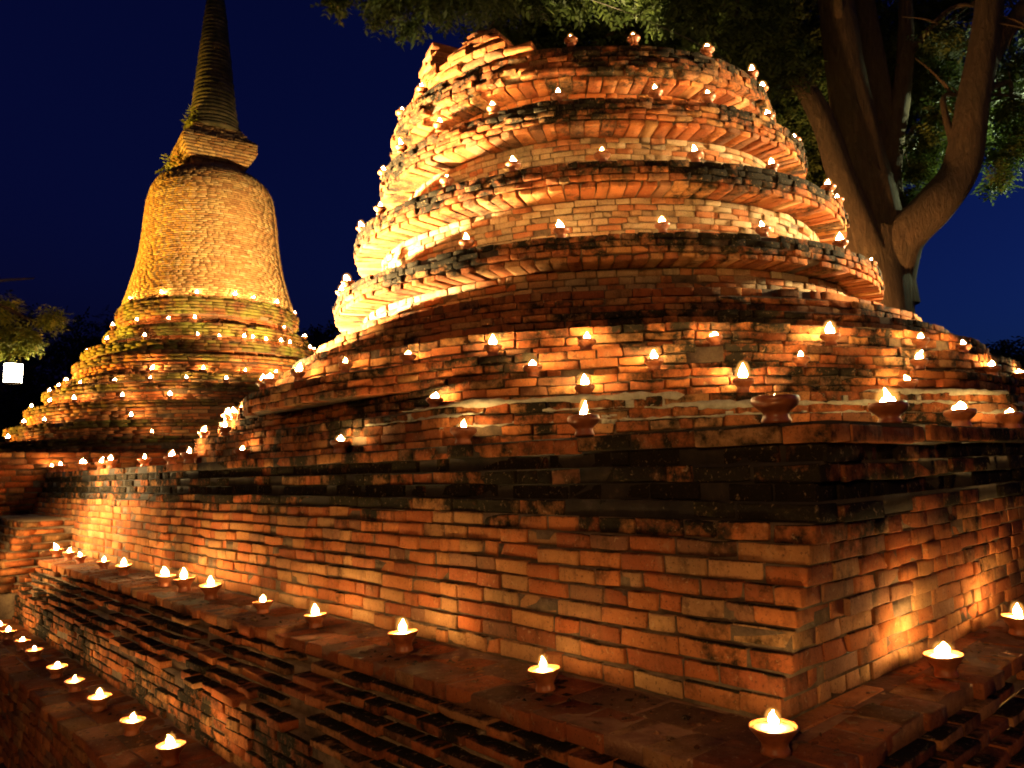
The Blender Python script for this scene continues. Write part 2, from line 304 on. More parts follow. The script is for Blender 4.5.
class Bricks:
    def __init__(s): s.c = []; s.t = []; s.n = []; s.d = []; s.col = []
    def add(s, c, tang, nrm, dims, mould=0., pal=None):
        """c centre of the brick, tang/nrm horizontal unit vectors, dims (length, depth, height)"""
        s.c.append(c); s.t.append(tang); s.n.append(nrm); s.d.append(dims)
        if pal is None: base = PAL[rng.choice(len(PAL), p=PALP)]
        else: base = pal[rng.integers(len(pal))]
        k = rng.uniform(.84, 1.14)
        s.col.append((*(np.array(base) * k), mould))
    def build(s, name, mat, parent, lod='hi', bevel=.0038, rough=.0014, chips=True, sag=.0045):
        N = len(s.c)
        if not N: return None
        T, Q = TP[lod]; nseg = T.max(0)
        c = np.array(s.c, float); t = np.array(s.t, float); n = np.array(s.n, float); d = np.array(s.d, float)
        # small turns of every brick
        a = rng.normal(0, .018 if lod == 'hi' else .005, N); tx = t[:, 0] * np.cos(a) - t[:, 1] * np.sin(a); ty = t[:, 0] * np.sin(a) + t[:, 1] * np.cos(a); t = np.stack([tx, ty], -1)
        nx_ = n[:, 0] * np.cos(a) - n[:, 1] * np.sin(a); ny_ = n[:, 0] * np.sin(a) + n[:, 1] * np.cos(a); n = np.stack([nx_, ny_], -1)
        if lod == 'lo':
            loc = (T[None] * 2. - 1) * d[:, None] / 2
            loc = loc + rng.normal(0, rough, loc.shape)
        else:
            b = np.minimum(bevel * rng.uniform(.7, 1.9, N), d.min(1) * .3)
            loc = np.zeros((N, len(T), 3))
            for ax in range(3):
                h = d[:, ax] / 2; m_ = nseg[ax]
                ks = [-h, -h + b * .9] + [h * v for v in ([0.] if m_ == 4 else [])] + [h - b * .9, h]
                if m_ == 4: ks[2] = h * rng.uniform(-.5, .5, N)
                ks = np.stack(ks, 1)
                loc[:, :, ax] = ks[:, T[:, ax]]
            inner = d[:, None] / 2 - b[:, None, None]
            core = np.clip(loc, -inner, inner); off = loc - core; ln = np.linalg.norm(off, axis=2, keepdims=True)
            loc = core + off / np.maximum(ln, 1e-9) * np.minimum(ln, b[:, None, None])
            # corner chips and worn faces
            ph = rng.uniform(0, 6.28, (N, 1, 3)); fr = rng.uniform(25, 60, (N, 1, 3))
            wob = np.sin(loc[:, :, [1, 2, 0]] * fr + ph) * np.sin(loc[:, :, [2, 0, 1]] * fr * 1.3 + ph * 2)
            loc = loc + wob * rough * 1.2 + rng.normal(0, rough * .55, loc.shape)
            if chips:
                for _ in range(2):
                    cn = rng.choice([-1, 1], (N, 1, 3)) * d[:, None] / 2; cn[:, :, 0] *= rng.uniform(.3, 1, (N, 1))
                    dist = np.linalg.norm(loc - cn, axis=2, keepdims=True); rad = rng.uniform(.008, .035, (N, 1, 1)) * (rng.random((N, 1, 1)) < .4)
                    w = np.clip(1 - dist / np.maximum(rad, 1e-6), 0, 1) * (rad > 0)
                    loc = loc - np.sign(loc) * w * rad * .45 * np.array([.8, 1, .6])
        W = c[:, None] + 0.
        W = np.repeat(W, len(T), 1)
        W[:, :, 0] += loc[:, :, 0] * t[:, None, 0] + loc[:, :, 1] * n[:, None, 0]
        W[:, :, 1] += loc[:, :, 0] * t[:, None, 1] + loc[:, :, 1] * n[:, None, 1]
        tl = rng.normal(0, .006, (N, 1)) * (1 if lod == 'hi' else .4); tl2 = rng.normal(0, .010, (N, 1)) * (1 if lod == 'hi' else .3)
        # old walls sag: every course rises and falls a little along its run
        W[:, :, 2] += sag * (np.sin(c[:, None, 0] * 2.3 + c[:, None, 1] * 1.7 + c[:, None, 2] * 3) + .6 * np.sin(c[:, None, 0] * 5.1 - c[:, None, 1] * 4.3 + 1.3 + c[:, None, 2] * 5))
        W[:, :, 2] += loc[:, :, 2] + loc[:, :, 0] * tl + loc[:, :, 1] * tl2
        Fq = (Q[None] + (np.arange(N) * len(T))[:, None, None]).reshape(-1, 4)
        tint = np.repeat(np.array(s.col)[:, None], len(T), 1).reshape(-1, 4)
        return link_mesh(name, W.reshape(-1, 3), Fq, mat, parent, smooth=False, tint=tint)

def line_course(B, p0, dirv, nrm, length, z, h, depth=.11, bl=(.15, .24), gap=.0045, mould=0., miss=.0, start=0., jit=.003, headers=.25, pal=None, mj=.05):
    """bricks along a straight wall; p0 on the face line, nrm points outwards"""
    x = start
    while x < length:
        L = rng.uniform(*bl) * (.55 if rng.random() < headers else 1.)
        L = min(L, length - x)
        if L < .03: break
        if rng.random() >= miss:
            out = rng.normal(0, jit)
            hh = h - gap * rng.uniform(.5, 1.5)
            c = p0 + dirv * (x + L / 2) + nrm * (out - depth / 2)
            B.add((c[0], c[1], z + h / 2 + rng.normal(0, .001)), dirv, nrm, (L - gap * rng.uniform(.6, 2.), depth, hh), mould + rng.normal(0, mj), pal)
        x += L
def polar_course(B, cen, rf, z, h, depth=.11, bl=(.15, .23), gap=.0045, mould=0., miss=.0, jit=.004, a0=0., a1=2 * pi, headers=.2, pal=None, mouldf=None):
    a = a0 + rng.uniform(0, .05)
    while a < a1:
        r = rf(a)
        L = rng.uniform(*bl) * (.55 if rng.random() < headers else 1.); da = L / r
        if a + da > a1: break
        am = a + da / 2
        r0, r1 = rf(a), rf(a + da)
        p0 = np.array([cos(a), sin(a)]) * r0; p1 = np.array([cos(a + da), sin(a + da)]) * r1
        tv = p1 - p0; LL = np.linalg.norm(tv); tv /= LL; nv = np.array([tv[1], -tv[0]])
        if rng.random() >= miss:
            c = cen + (p0 + p1) / 2 + nv * (rng.normal(0, jit) - depth / 2)
            mo = mould + (mouldf(am, z) if mouldf else 0)
            B.add((c[0], c[1], z + h / 2), tv, nv, (LL - gap * rng.uniform(.6, 2.), depth, h - gap * rng.uniform(.5, 1.5)), mo + rng.normal(0, .05), pal)
        a += da
def boxes_mesh(name, boxes, mat, parent):
    """boxes in platform axes: (s0, s1, D0, D1, z0, z1)"""
    V = []; Q = []
    for (s0, s1, d0, d1, z0, z1) in boxes:
        o = len(V)
        for z in (z0, z1):
            for s_, d_ in ((s0, d0), (s1, d0), (s1, d1), (s0, d1)):
                p = SD(s_, d_); V.append((p[0], p[1], z))
        Q += [[o, o + 1, o + 2, o + 3], [o + 7, o + 6, o + 5, o + 4], [o, o + 4, o + 5, o + 1], [o + 1, o + 5, o + 6, o + 2], [o + 2, o + 6, o + 7, o + 3], [o + 3, o + 7, o + 4, o]]
    return link_mesh(name, V, np.array(Q), mat, parent)
def lathe_stack(name, rings, mat, parent, n=128, smooth=False, tint=None):
    """rings: (centre, radius function, z) from bottom to top, closed on top"""
    V = []; th = np.linspace(0, 2 * pi, n, endpoint=False)
    for cen, rf, z in rings:
        for a in th: V.append((cen[0] + rf(a) * cos(a), cen[1] + rf(a) * sin(a), z))
    Q = []
    for k in range(len(rings) - 1):
        for i in range(n):
            j = (i + 1) % n; Q.append((k * n + i, k * n + j, (k + 1) * n + j, (k + 1) * n + i))
    V.append((rings[-1][0][0], rings[-1][0][1], rings[-1][2])); top = len(V) - 1; o = (len(rings) - 1) * n
    T = [(o + i, o + (i + 1) % n, top) for i in range(n)]
    tn = None if tint is None else np.tile(np.array(tint), (len(V), 1))
    return link_mesh(name, V, [np.array(Q), np.array(T)], mat, parent, smooth, tn)

# ------------------------------------------------------------------ the setting
V = [(-900, -900, 0), (900, -900, 0), (900, 900, 0), (-900, 900, 0)]
g = link_mesh('ground', V, np.array([[0, 1, 2, 3]]), M_GROUND); g['kind'] = 'structure'

# ------------------------------------------------------------------ the near ruin: square platform, stepped mound, drum with ledge rings
ruin = thing('ruined_stupa', 'large ruined round brick stupa on a square platform, nearest, with ringed ledges full of lamps', 'stupa', (0, 0, 0))
S_END, D_END = 9.5, 9.5
NZ = 14; HC = .05
def wall_corner(z):      # (s, D) of the platform's near corner at height z
    return np.interp(z, [1.0, 1.49, 1.70], [.95, .885, .865]), np.interp(z, [1.0, 1.49, 1.70], [1.66, 1.79, 1.85])
cores = []; B = Bricks(); Bc = Bricks()
for k in range(NZ):
    z = 1.0 + k * HC; s0, D0 = wall_corner(z + HC)
    rec = {13: -.012, 12: .022, 11: .008, 10: .026, 9: -.004}.get(k, 0.)
    s0 += rec; D0 += rec
    mo = {13: .50, 12: .98, 11: .66, 10: 1.0, 9: .70, 8: .28, 7: .05}.get(k, -.10)
    cores.append((s0 + .007, S_END, D0 + .007, D_END, z, z + HC))
    tgt = Bc if k >= 9 else B
    p = SD(s0, D0)
    e = .11 if k % 2 else 0.
    lens = (.16, .27) if k in (9, 13) else (.12, .20)
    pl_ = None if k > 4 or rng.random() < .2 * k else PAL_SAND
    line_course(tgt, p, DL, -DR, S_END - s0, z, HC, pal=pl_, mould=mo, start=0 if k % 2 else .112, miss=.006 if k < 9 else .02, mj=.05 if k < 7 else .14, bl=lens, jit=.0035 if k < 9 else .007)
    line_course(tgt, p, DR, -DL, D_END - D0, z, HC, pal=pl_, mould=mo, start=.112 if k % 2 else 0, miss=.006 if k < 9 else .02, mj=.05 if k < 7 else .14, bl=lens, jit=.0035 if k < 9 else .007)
w = B.build('platform_wall', M_BRICK, ruin); w['label'] = 'bare orange brick wall of the square platform'
w = Bc.build('platform_cornice', M_DARK, ruin); w['label'] = 'black mouldy brick courses along the platform top'
boxes_mesh('wall_mortar', cores[:9], M_MORTAR, ruin); boxes_mesh('cornice_mortar', cores[9:], M_SOOT, w)

# upper ledge with its row of lamps, then courses stepping out below it
S_E2 = 7.1
B = Bricks(); cores = []
zt = 1.0
s1, D1 = .74, 1.36
for k, (o_, dp, bl_) in enumerate([(0, .155, (.09, .13)), (.155, .155, (.16, .24))]):
    line_course(B, SD(s1 + o_, D1 + o_), DL, -DR, S_E2 - s1 - o_, zt - .048, .048, depth=dp, bl=bl_, gap=.005, mould=.0, start=.0, jit=.010 if k == 0 else .002, headers=.1)
    line_course(B, SD(s1 + o_, D1 + o_ + dp), DR, -DL, D_END - D1 - .3, zt - .048, .048, depth=min(dp, .12), bl=bl_, gap=.005, mould=.0, start=.0, jit=.010 if k == 0 else .002, headers=.1)
cores.append((s1 + .012, S_E2 - .01, D1 + .012, D_END, zt - .05, zt - .004))
B.build('upper_ledge', M_LEDGE, ruin, sag=.0015)
ul = boxes_mesh('ledge_bed', cores, M_DUST, ruin)
B = Bricks(); cores = []
for k in range(5):
    z = zt - .048 - (k + 1) * .042; sk = s1 - .02 - .03 * k; Dk = D1 - .02 - .03 * k
    line_course(B, SD(sk, Dk), DL, -DR, S_E2 + .03 * k - sk, z + .004, .038, mould=.16 + .15 * (k % 2), mj=.13, start=0 if k % 2 else .112, miss=.05, jit=.009, gap=.010, depth=.13)
    line_course(B, SD(sk, Dk), DR, -DL, D_END - Dk, z + .004, .038, mj=.13, mould=.2, start=.112 if k % 2 else 0, miss=.05, jit=.009, gap=.010, depth=.13)
    cores.append((sk + .05, S_E2 + .03 * k - .04, Dk + .05, D_END, z, z + .040))
B.build('stepped_courses', M_DARK, ruin); boxes_mesh('step_mortar', cores, M_MORTAR, ruin)
zc = zt - .048 - 5 * .042; sk = s1 - .02 - .03 * 4 + .012; Dk = D1 - .02 - .03 * 4 + .012      # bottom of the steps
ZL = .53
B = Bricks(); cores = []; nlow = 5; hl = (zc - ZL) / nlow
for k in range(nlow):
    z = zc - (k + 1) * hl
    line_course(B, SD(sk, Dk), DL, -DR, S_E2 + .1 - sk, z, hl, mould=.50, start=0 if k % 2 else .112, miss=.03, jit=.007)
    line_course(B, SD(sk, Dk), DR, -DL, D_END - Dk, z, hl, mould=.50, start=.112 if k % 2 else 0, miss=.03, jit=.007)
cores.append((sk + .014, S_E2 + .09, Dk + .014, D_END, ZL, zc))
B.build('lower_wall', M_DARK, ruin); boxes_mesh('lower_mortar', cores, M_MORTAR, ruin)
B = Bricks(); cores = []
s2, D2 = sk - .32, Dk - .34
for k, (o_, dp, bl_) in enumerate([(0, .115, (.17, .24)), (.115, .115, (.17, .24)), (.23, .115, (.10, .22))]):
    line_course(B, SD(s2 + o_, D2 + o_), DL, -DR, 9 - s2 - o_, ZL - .05, .05, depth=dp, bl=bl_, gap=.006, mould=.25, jit=.010 if k == 0 else .002)
    line_course(B, SD(s2 + o_, D2 + o_ + dp), DR, -DL, D_END - D2 - .34, ZL - .05, .05, depth=dp, bl=bl_, gap=.006, mould=.25, jit=.010 if k == 0 else .002)
for k in range(10):
    z = ZL - .05 - (k + 1) * .05
    if z < -.04: break
    line_course(B, SD(s2 + .012, D2 + .012), DL, -DR, 9 - s2, z, .05, mould=.40, start=0 if k % 2 else .112, miss=.02, jit=.006)
    line_course(B, SD(s2 + .012, D2 + .012), DR, -DL, D_END - D2, z, .05, mould=.40, start=.112 if k % 2 else 0, miss=.02, jit=.006)
lw = B.build('lower_ledge', M_LEDGE, ruin, sag=.0015)
boxes_mesh('footing_core', [(s2 + .026, 8.98, D2 + .026, D_END, -.05, ZL - .006)], M_DUST, lw)

# mound of round stepped tiers
TH_F = math.atan2(-6.2, -.75)
def cen(z): return np.array([np.interp(z, [2.5, 2.8, 3.3, 3.7, 4.2], [.78, .72, .70, .69, .62]), 6.2])
def front(a, e):
    return 1 - e * max(0., cos(a - TH_F)) ** 2
wobs = [(rng.integers(2, 9), rng.uniform(0, 6), rng.uniform(.003, .007)) for _ in range(6)]
def wob(a): return sum(A * sin(k * a + p) for k, p, A in wobs)
def tier_rf(r, z, dmin=None, smin=None, e=0.):
    c = cen(z)
    def f(a):
        rr = r * front(a, e) + wob(a)
        u = np.array([cos(a), sin(a)])
        for ax, lim in ((DR, dmin), (DL, smin)):
            if lim is None: continue
            k = u @ ax
            if k < -1e-3:
                rr = min(rr, (lim - c @ ax) / k)
        return rr
    return f
TIERS = [(3.16, 1.70, 1.88, 4, 1.99, 1.00), (3.0, 1.88, 2.0, 3, 2.12, 1.13), (2.83, 2.0, 2.13, 3, None, None), (2.67, 2.13, 2.26, 3, None, None), (2.5, 2.26, 2.38, 3, None, None), (2.35, 2.38, 2.5, 3, None, None), (2.19, 2.5, 2.60, 2, None, None)]
B = Bricks(); rings_ = []; limeB = []
for ti, (r, z0, z1, nc, dm, sm) in enumerate(TIERS):
    h = (z1 - z0) / nc; rf = tier_rf(r, z1, dm, sm, .0 if ti < 4 else .03 * (ti - 3))
    for k in range(nc):
        set_ = .004 * (nc - 1 - k) - .010
        mo = .18 if ti > 4 else .48 if k == nc - 1 else .34
        polar_course(B, cen(z1), lambda a: rf(a) + set_, z0 + k * h, h, mould=mo, miss=.02, jit=.006, bl=(.10, .19))
    rin = lambda a, rf=rf: rf(a) - .03
    rings_ += [(cen(z1), rin, z0 - .001 if ti else 1.695), (cen(z1), rin, z1 - .004)]
mound = B.build('mound', M_BRICK, ruin, rough=.002, sag=.007); mound['label'] = 'round stepped brick mound rising from the platform'
lathe_stack('mound_core', rings_, M_MORTAR, mound)
# pale repair mortar between the lowest courses on the camera side
def lime_strip(cen_, rf, z, h, a0, a1, parent):
    n = max(6, int((a1 - a0) * 110)); V = []; Q = []; wk = 1.
    for i in range(n + 1):
        a = a0 + (a1 - a0) * i / n; r = rf(a) + rng.uniform(-.004, .003) - .004; wk = max(.15, min(1.9, wk + rng.normal(0, .28))); hh = h * wk * (1 if 0 < i < n else .3)
        for rr, zz in ((r - .05, z - hh / 2), (r, z - hh / 2), (r + .001, z + hh / 2), (r - .05, z + hh / 2)):
            V.append((cen_[0] + rr * cos(a), cen_[1] + rr * sin(a), zz + rng.normal(0, .003)))
    for i in range(n):
        for j in range(4):
            Q.append((i * 4 + j, i * 4 + (j + 1) % 4, (i + 1) * 4 + (j + 1) % 4, (i + 1) * 4 + j))
    limeB.append((V, Q))
h3 = .06
rf0 = tier_rf(3.16, 1.88, 1.99, 1.00); rf1 = tier_rf(3.0, 2.0, 2.12, 1.13)
for z, a0, a1 in [(1.790, -1.9, -1.30), (1.835, -1.78, -1.15), (1.835, -2.12, -1.86), (1.878, -2.02, -1.6), (1.790, -1.2, -.75), (1.835, -1.08, -.6), (1.878, -1.35, -1.1)]:
    lime_strip(cen(1.9), rf0, z, .017, a0, a1, mound)
VV = []; QQ = []
for V, Q in limeB:
    o = len(VV); VV += V; QQ += [[i + o for i in q] for q in Q]
# upright joints and smears
for _ in range(16):
    a = rng.uniform(-2.0, -.7); z = rng.choice([1.79, 1.85]); r = rf0(a) + .0; wa = rng.uniform(.005, .011); hz = rng.uniform(.012, .022)
    o = len(VV)
    for aa in (a - wa / 2, a + wa / 2):
        for rr, zz in ((r - .05, z - hz), (r - .006, z - hz), (r - .006, z + hz), (r - .05, z + hz)):
            VV.append((cen(1.9)[0] + rr * cos(aa), cen(1.9)[1] + rr * sin(aa), zz))
    for j in range(4): QQ.append([o + j, o + (j + 1) % 4, o + 4 + (j + 1) % 4, o + 4 + j])
    QQ.append([o, o + 1, o + 2, o + 3]); QQ.append([o + 4, o + 7, o + 6, o + 5])
lm = link_mesh('repair_mortar', VV, np.array(QQ), M_LIME, mound)

# drum: recessed walls and four projecting rings
EF = [.07, .09, .11, .12]
RINGS = [(2.13, 2.76, 2.92), (1.95, 3.26, 3.43), (1.72, 3.76, 3.95), (1.54, 4.16, 4.42)]
WALLS = [(1.94, 2.58, 2.76), (1.75, 2.90, 3.26), (1.53, 3.41, 3.76), (1.36, 3.93, 4.16)]
drum = Bricks(); dr_core = []
for i, ((rr, rz0, rz1), (wr, wz0, wz1)) in enumerate(zip(RINGS, WALLS)):
    nc = max(2, round((wz1 - wz0) / .040)); h = (wz1 - wz0) / nc
    for k in range(nc):
        z = wz0 + k * h; bump_ = .012 * max(0, 2 - k) if i else 0
        polar_course(drum, cen(z), tier_rf(wr + bump_, z, e=EF[i]), z, h, mould=-.15 + (.25 if k < 2 and i else 0), miss=.01, jit=.006, bl=(.09, .16), pal=PAL_PALE if i != 3 and not (k < 2 and i) else None)
    dr_core += [(cen(wz0), tier_rf(wr - .015, wz0, e=EF[i]), wz0 - .03), (cen(wz1), tier_rf(wr - .015, wz1, e=EF[i]), wz1)]
    # ring: header course with a visible underside, then stretchers
    B = Bricks()
    polar_course(B, cen(rz0), tier_rf(rr, rz0, e=EF[i]), rz0, .044, depth=.26, bl=(.085, .11), gap=.009, mould=.22, miss=.015, jit=.004, headers=0)
    nc = max(2, round((rz1 - rz0 - .044) / .040)); h = (rz1 - rz0 - .044) / nc
    for k in range(nc):
        off = .012 if i < 3 else .004 + .012 * (nc - 1 - k)
        z = rz0 + .044 + k * h
        polar_course(B, cen(rz0), tier_rf(rr + off - .01 * (k == nc - 1), rz0, e=EF[i]), z, h, depth=.12, mould=.66 if k >= nc - 2 else .45, miss=.03, jit=.006, bl=(.09, .15))
    rg = B.build('ledge_ring', M_BRICK, ruin, rough=.002)
    c = cen(rz0)
    lathe_stack('ring_core', [(c, tier_rf(wr - .1, rz0, e=EF[i]), rz0 + .006), (c, tier_rf(rr - .025, rz0, e=EF[i]), rz0 + .03), (c, tier_rf(rr - .02, rz0, e=EF[i]), rz1 - .006)], M_MORTAR, rg)
dm_ = drum.build('drum_wall', M_BRICK, ruin)
lathe_stack('drum_core', dr_core, M_MORTAR, dm_)
# the broken top
B = Bricks(); c = cen(4.4)
def top_h(a):
    d = ((a - math.atan2(-.45, -1) + .0) + pi) % (2 * pi) - pi          # measured from the left shoulder
    return .46 * math.exp(-((d - .02) / .17) ** 2) + .24 * math.exp(-((d - .50) / .17) ** 2) + .05 * math.exp(-((d - .4) / .3) ** 2) + .3 * math.exp(-((d + .4) / .3) ** 2)
for k in range(11):
    z = 4.41 + k * .05
    a = 0.
    while a < 2 * pi:
        L = rng.uniform(.1, .22); r = 1.41 - .012 * k + rng.normal(0, .012); da = L / r
        if top_h(a + da / 2) > k * .05 + .02:
            tv = np.array([-sin(a + da / 2), cos(a + da / 2)]); nv = np.array([cos(a + da / 2), sin(a + da / 2)])
            pc = c + nv * (r - .1); B.add((pc[0], pc[1], z + .025), tv, nv, (L - .008, .22, .046), .1)
        a += da
B.build('broken_top', M_BRICK, ruin, rough=.003)
V = []; nn = 64
c = cen(4.4)
for j, rr in enumerate((1.33, 1.05, .6)):
    for i in range(nn):
        a = 2 * pi * i / nn; V.append((c[0] + rr * cos(a), c[1] + rr * sin(a), 4.40 + max(0, top_h(a) - .16) * (1, .7, .2)[j] * .9))
V.append((c[0], c[1], 4.42))
Q = [(j * nn + i, j * nn + (i + 1) % nn, (j + 1) * nn + (i + 1) % nn, (j + 1) * nn + i) for j in range(2) for i in range(nn)]
T = [(2 * nn + i, 2 * nn + (i + 1) % nn, 3 * nn) for i in range(nn)]
link_mesh('top_fill', V, [np.array(Q), np.array(T)], M_MORTAR, ruin)

# ------------------------------------------------------------------ the far stupa with bell and spire
far = thing('bell_stupa', 'tall far brick stupa with a golden lit bell and thin dark spire', 'stupa', (0, 0, 0))
CF = np.array([-6.78, 17.0])
fwob = [(rng.integers(2, 7), rng.uniform(0, 6), rng.uniform(.004, .012)) for _ in range(5)]
def frf(r): return lambda a: r + sum(A * sin(k * a + p) for k, p, A in fwob) * min(1, r / 2)
HF = .062
def far_courses(B, prof, mould, pal=None, miss=.01, jit=.012, bl=(.20, .34), h=HF, gap=.012):
    """prof: (r, z) bottom to top"""
    zs = [p[1] for p in prof]; rs = [p[0] for p in prof]
    z = zs[0]
    while z < zs[-1] - h * .4:
        polar_course(B, CF, frf(float(np.interp(z + h / 2, zs, rs))), z, h, depth=.14, bl=bl, gap=gap, mould=mould, miss=miss, jit=jit, pal=pal)
        z += h
FT = [(4.15, 1.93, 2.34), (3.77, 2.34, 2.65), (3.45, 2.65, 3.03), (3.16, 3.03, 3.37), (2.88, 3.37, 3.58), (2.65, 3.58, 3.98), (2.52, 3.98, 4.29), (2.13, 4.29, 4.70), (1.90, 4.70, 5.27)]
B = Bricks(); rings_ = []
for i, (r, z0, z1) in enumerate(FT[:6]):
    far_courses(B, [(r + (.0 if i < 5 else .1), z0), (r - .02, z1 - .14)], .12, jit=.005); far_courses(B, [(r + .05, z1 - .125), (r + .05, z1)], .7, jit=.006)
    rings_ += [(CF, frf(r - .05), z0 - .001), (CF, frf(r - .05), z1 - .01)]
tt = B.build('round_tiers', M_FAR, far, 'lo', rough=.004)
lathe_stack('tier_core', rings_, M_MORTAR, tt, 96)
for i, (r, z0, z1) in enumerate(FT[6:]):
    B = Bricks()
    zm = z0 + (z1 - z0) * .38
    far_courses(B, [(r - .16, z0 + .0), (r - .13, zm)], .1)
    # rounded mouldy lip
    far_courses(B, [(r - .05, zm), (r + .02, zm + .07), (r + .02, z1 - .08), (r - .06, z1)], .85)
    rg = B.build('moulded_ring', M_FAR, far, 'lo', rough=.004)
    lathe_stack('ring_core', [(CF, frf(r - .22), z0 - .01), (CF, frf(r - .18), zm), (CF, frf(r - .09), zm + .002), (CF, frf(r - .12), z1 - .01)], M_MORTAR, rg, 96)
bell = [(1.80, 5.27), (1.80, 5.42), (1.74, 5.6), (1.67, 5.85), (1.58, 6.2), (1.51, 6.6), (1.46, 7.0), (1.43, 7.4), (1.39, 7.75), (1.33, 8.0), (1.22, 8.22), (1.05, 8.38), (.84, 8.50), (.74, 8.56)]
B = Bricks(); far_courses(B, bell, -.05, PAL_BELL, miss=0, jit=.0012, gap=.009, bl=(.13, .24), h=.05)
bo = B.build('bell', M_BELL, far, 'lo', rough=.0015)
lathe_stack('bell_core', [(CF, frf(r - .008), z) for r, z in bell], M_BELL, bo, 96, tint=(.10, .06, .03, .0))
# square throne block on the bell, one corner towards the camera
B = Bricks(); hv = []
rot = radians(45 - 11.5); ax = np.array([cos(rot), sin(rot)]); ay = np.array([-sin(rot), cos(rot)])
sq = [(.56, 8.50), (.58, 8.66), (.72, 8.80), (.80, 8.95), (.80, 9.14), (.68, 9.26), (.58, 9.40), (.50, 9.52)]
zs = [p[1] for p in sq]; hs = [p[0] for p in sq]
z = zs[0]
while z < zs[-1] - .02:
    hw = float(np.interp(z + .03, zs, hs))
    for (d, n_) in ((ax, -ay), (-ax, ay), (ay, ax), (-ay, -ax)):
        line_course(B, CF + n_ * hw - d * hw, d, n_, 2 * hw, z, .06, depth=.14, bl=(.18, .3), gap=.01, mould=.05, start=0, jit=.008, pal=PAL_BELL)
    hv.append((hw - .03, z)); hv.append((hw - .03, z + .06)); z += .06
bx = B.build('square_block', M_BELL, far, 'lo', rough=.004)
V = []; Q = []
for k, (hw, zz) in enumerate(hv):
    for u, v in ((-1, -1), (1, -1), (1, 1), (-1, 1)):
        p = CF + ax * u * hw + ay * v * hw; V.append((p[0], p[1], zz))
    if k:
        for j in range(4): Q.append(((k - 1) * 4 + j, (k - 1) * 4 + (j + 1) % 4, k * 4 + (j + 1) % 4, k * 4 + j))
Q.append(tuple(len(V) - 4 + j for j in range(4)))
link_mesh('block_core', V, np.array(Q), M_MORTAR, bx)
# spire of diminishing rings
m, t, b = nt('spire_plaster'); geo = t.nodes.new('ShaderNodeNewGeometry')
n1 = noise(t, 3.5, 6, .7, geo.outputs['Position'])
t.links.new(ramp(t, n1, [(.32, (.03, .03, .012)), (.5, (.11, .09, .035)), (.68, (.24, .17, .08))]), b.inputs['Base Color'])
b.inputs['Roughness'].default_value = .9; bump(t, b, n1, 1, .04); M_SPIRE = m
prof = []; z = 9.50; r0s = [(9.5, .62), (9.75, .54), (10.13, .47), (11.35, .36), (12.4, .25), (12.95, .18), (14.2, .10), (15.2, .03)]
while z < 15.2:
    r = float(np.interp(z, [p[0] for p in r0s], [p[1] for p in r0s])); hh = .10 if z < 12.9 else .16
    for f_, dz in ((.90, 0), (1.03, .2), (1.03, .75), (.90, .98)): prof.append((CF, frf(r * f_ * rng.uniform(.97, 1.03)), z + hh * dz))
    z += hh
lathe_stack('spire', prof, M_SPIRE, far, 40, smooth=True)
# the far stupa's own square base
B = Bricks(); cores = []; z = 1.93
FS, FD = 9.55, .7
for k in range(26):
    z = 1.93 - (k + 1) * .062; rec = .012 if k % 7 == 3 else 0
    line_course(B, SD(FS + rec, FD), DR, -DL, 8., z, .062, bl=(.2, .32), gap=.01, mould=.0, miss=.01, depth=.14)
    line_course(B, SD(FS + rec, FD), DL, -DR, 12., z, .062, bl=(.2, .32), gap=.01, mould=.1, miss=.01, depth=.14)
    if k == 14: break
w = B.build('square_base', M_FAR, far, 'lo', rough=.004)
boxes_mesh('base_core', [(FS + .03, 22, FD + .03, 13, 0, 1.92)], M_MORTAR, w)
B = Bricks(); cores = []
for k in range(9):
    z = 1.28 - (k + 1) * .06; st = 7.62 - .035 * k; Dd = 1.34 - .03 * k
    line_course(B, SD(st, Dd), DR, -DL, 1.66 - Dd if k < 0 else 3.0, z, .06, bl=(.15, .28), gap=.012, mould=.5, miss=.03, depth=.14, jit=.008)
    line_course(B, SD(st, Dd), DL, -DR, 4.0, z, .06, bl=(.15, .28), gap=.012, mould=.5, miss=.03, depth=.14, jit=.008)
    cores.append((st + .02, 9.6, Dd + .02, 6.0, z, z + .058))
cores.append((7.36, 9.6, 1.12, 6, 0, .74))
w = B.build('stepped_footing', M_FAR, far, 'lo', rough=.004)
boxes_mesh('footing_mortar', cores, M_MORTAR, w)

# ------------------------------------------------------------------ oil lamps
def lathe(prof, n, name, mat, smooth=True):
    V = []; Q = []
    for k, (r, z) in enumerate(prof):
        for i in range(n):
            a = 2 * pi * i / n; V.append((r * cos(a), r * sin(a), z))
        if k:
            for i in range(n): Q.append(((k - 1) * n + i, (k - 1) * n + (i + 1) % n, k * n + (i + 1) % n, k * n + i))
    me_o = link_mesh(name, V, [np.array(Q), np.array([list(range(n))[::-1]]), np.array([[(len(prof) - 1) * n + i for i in range(n)]])], mat, None, smooth)
    me = me_o.data; bpy.data.objects.remove(me_o); return me
m = bpy.data.materials.new('flame_halo'); m.use_nodes = True; t = m.node_tree; t.nodes.clear()  # glow around the flame, imitated by a faint emissive see-through shell
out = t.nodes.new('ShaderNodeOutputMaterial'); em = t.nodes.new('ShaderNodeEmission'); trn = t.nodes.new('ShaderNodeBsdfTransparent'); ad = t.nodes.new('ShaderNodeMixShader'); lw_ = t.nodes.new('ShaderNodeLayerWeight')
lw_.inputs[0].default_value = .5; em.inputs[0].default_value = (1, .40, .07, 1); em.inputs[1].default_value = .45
fc_ = math_(t, 'POWER', math_(t, 'SUBTRACT', 1.0, lw_.outputs['Facing']), 3.0)
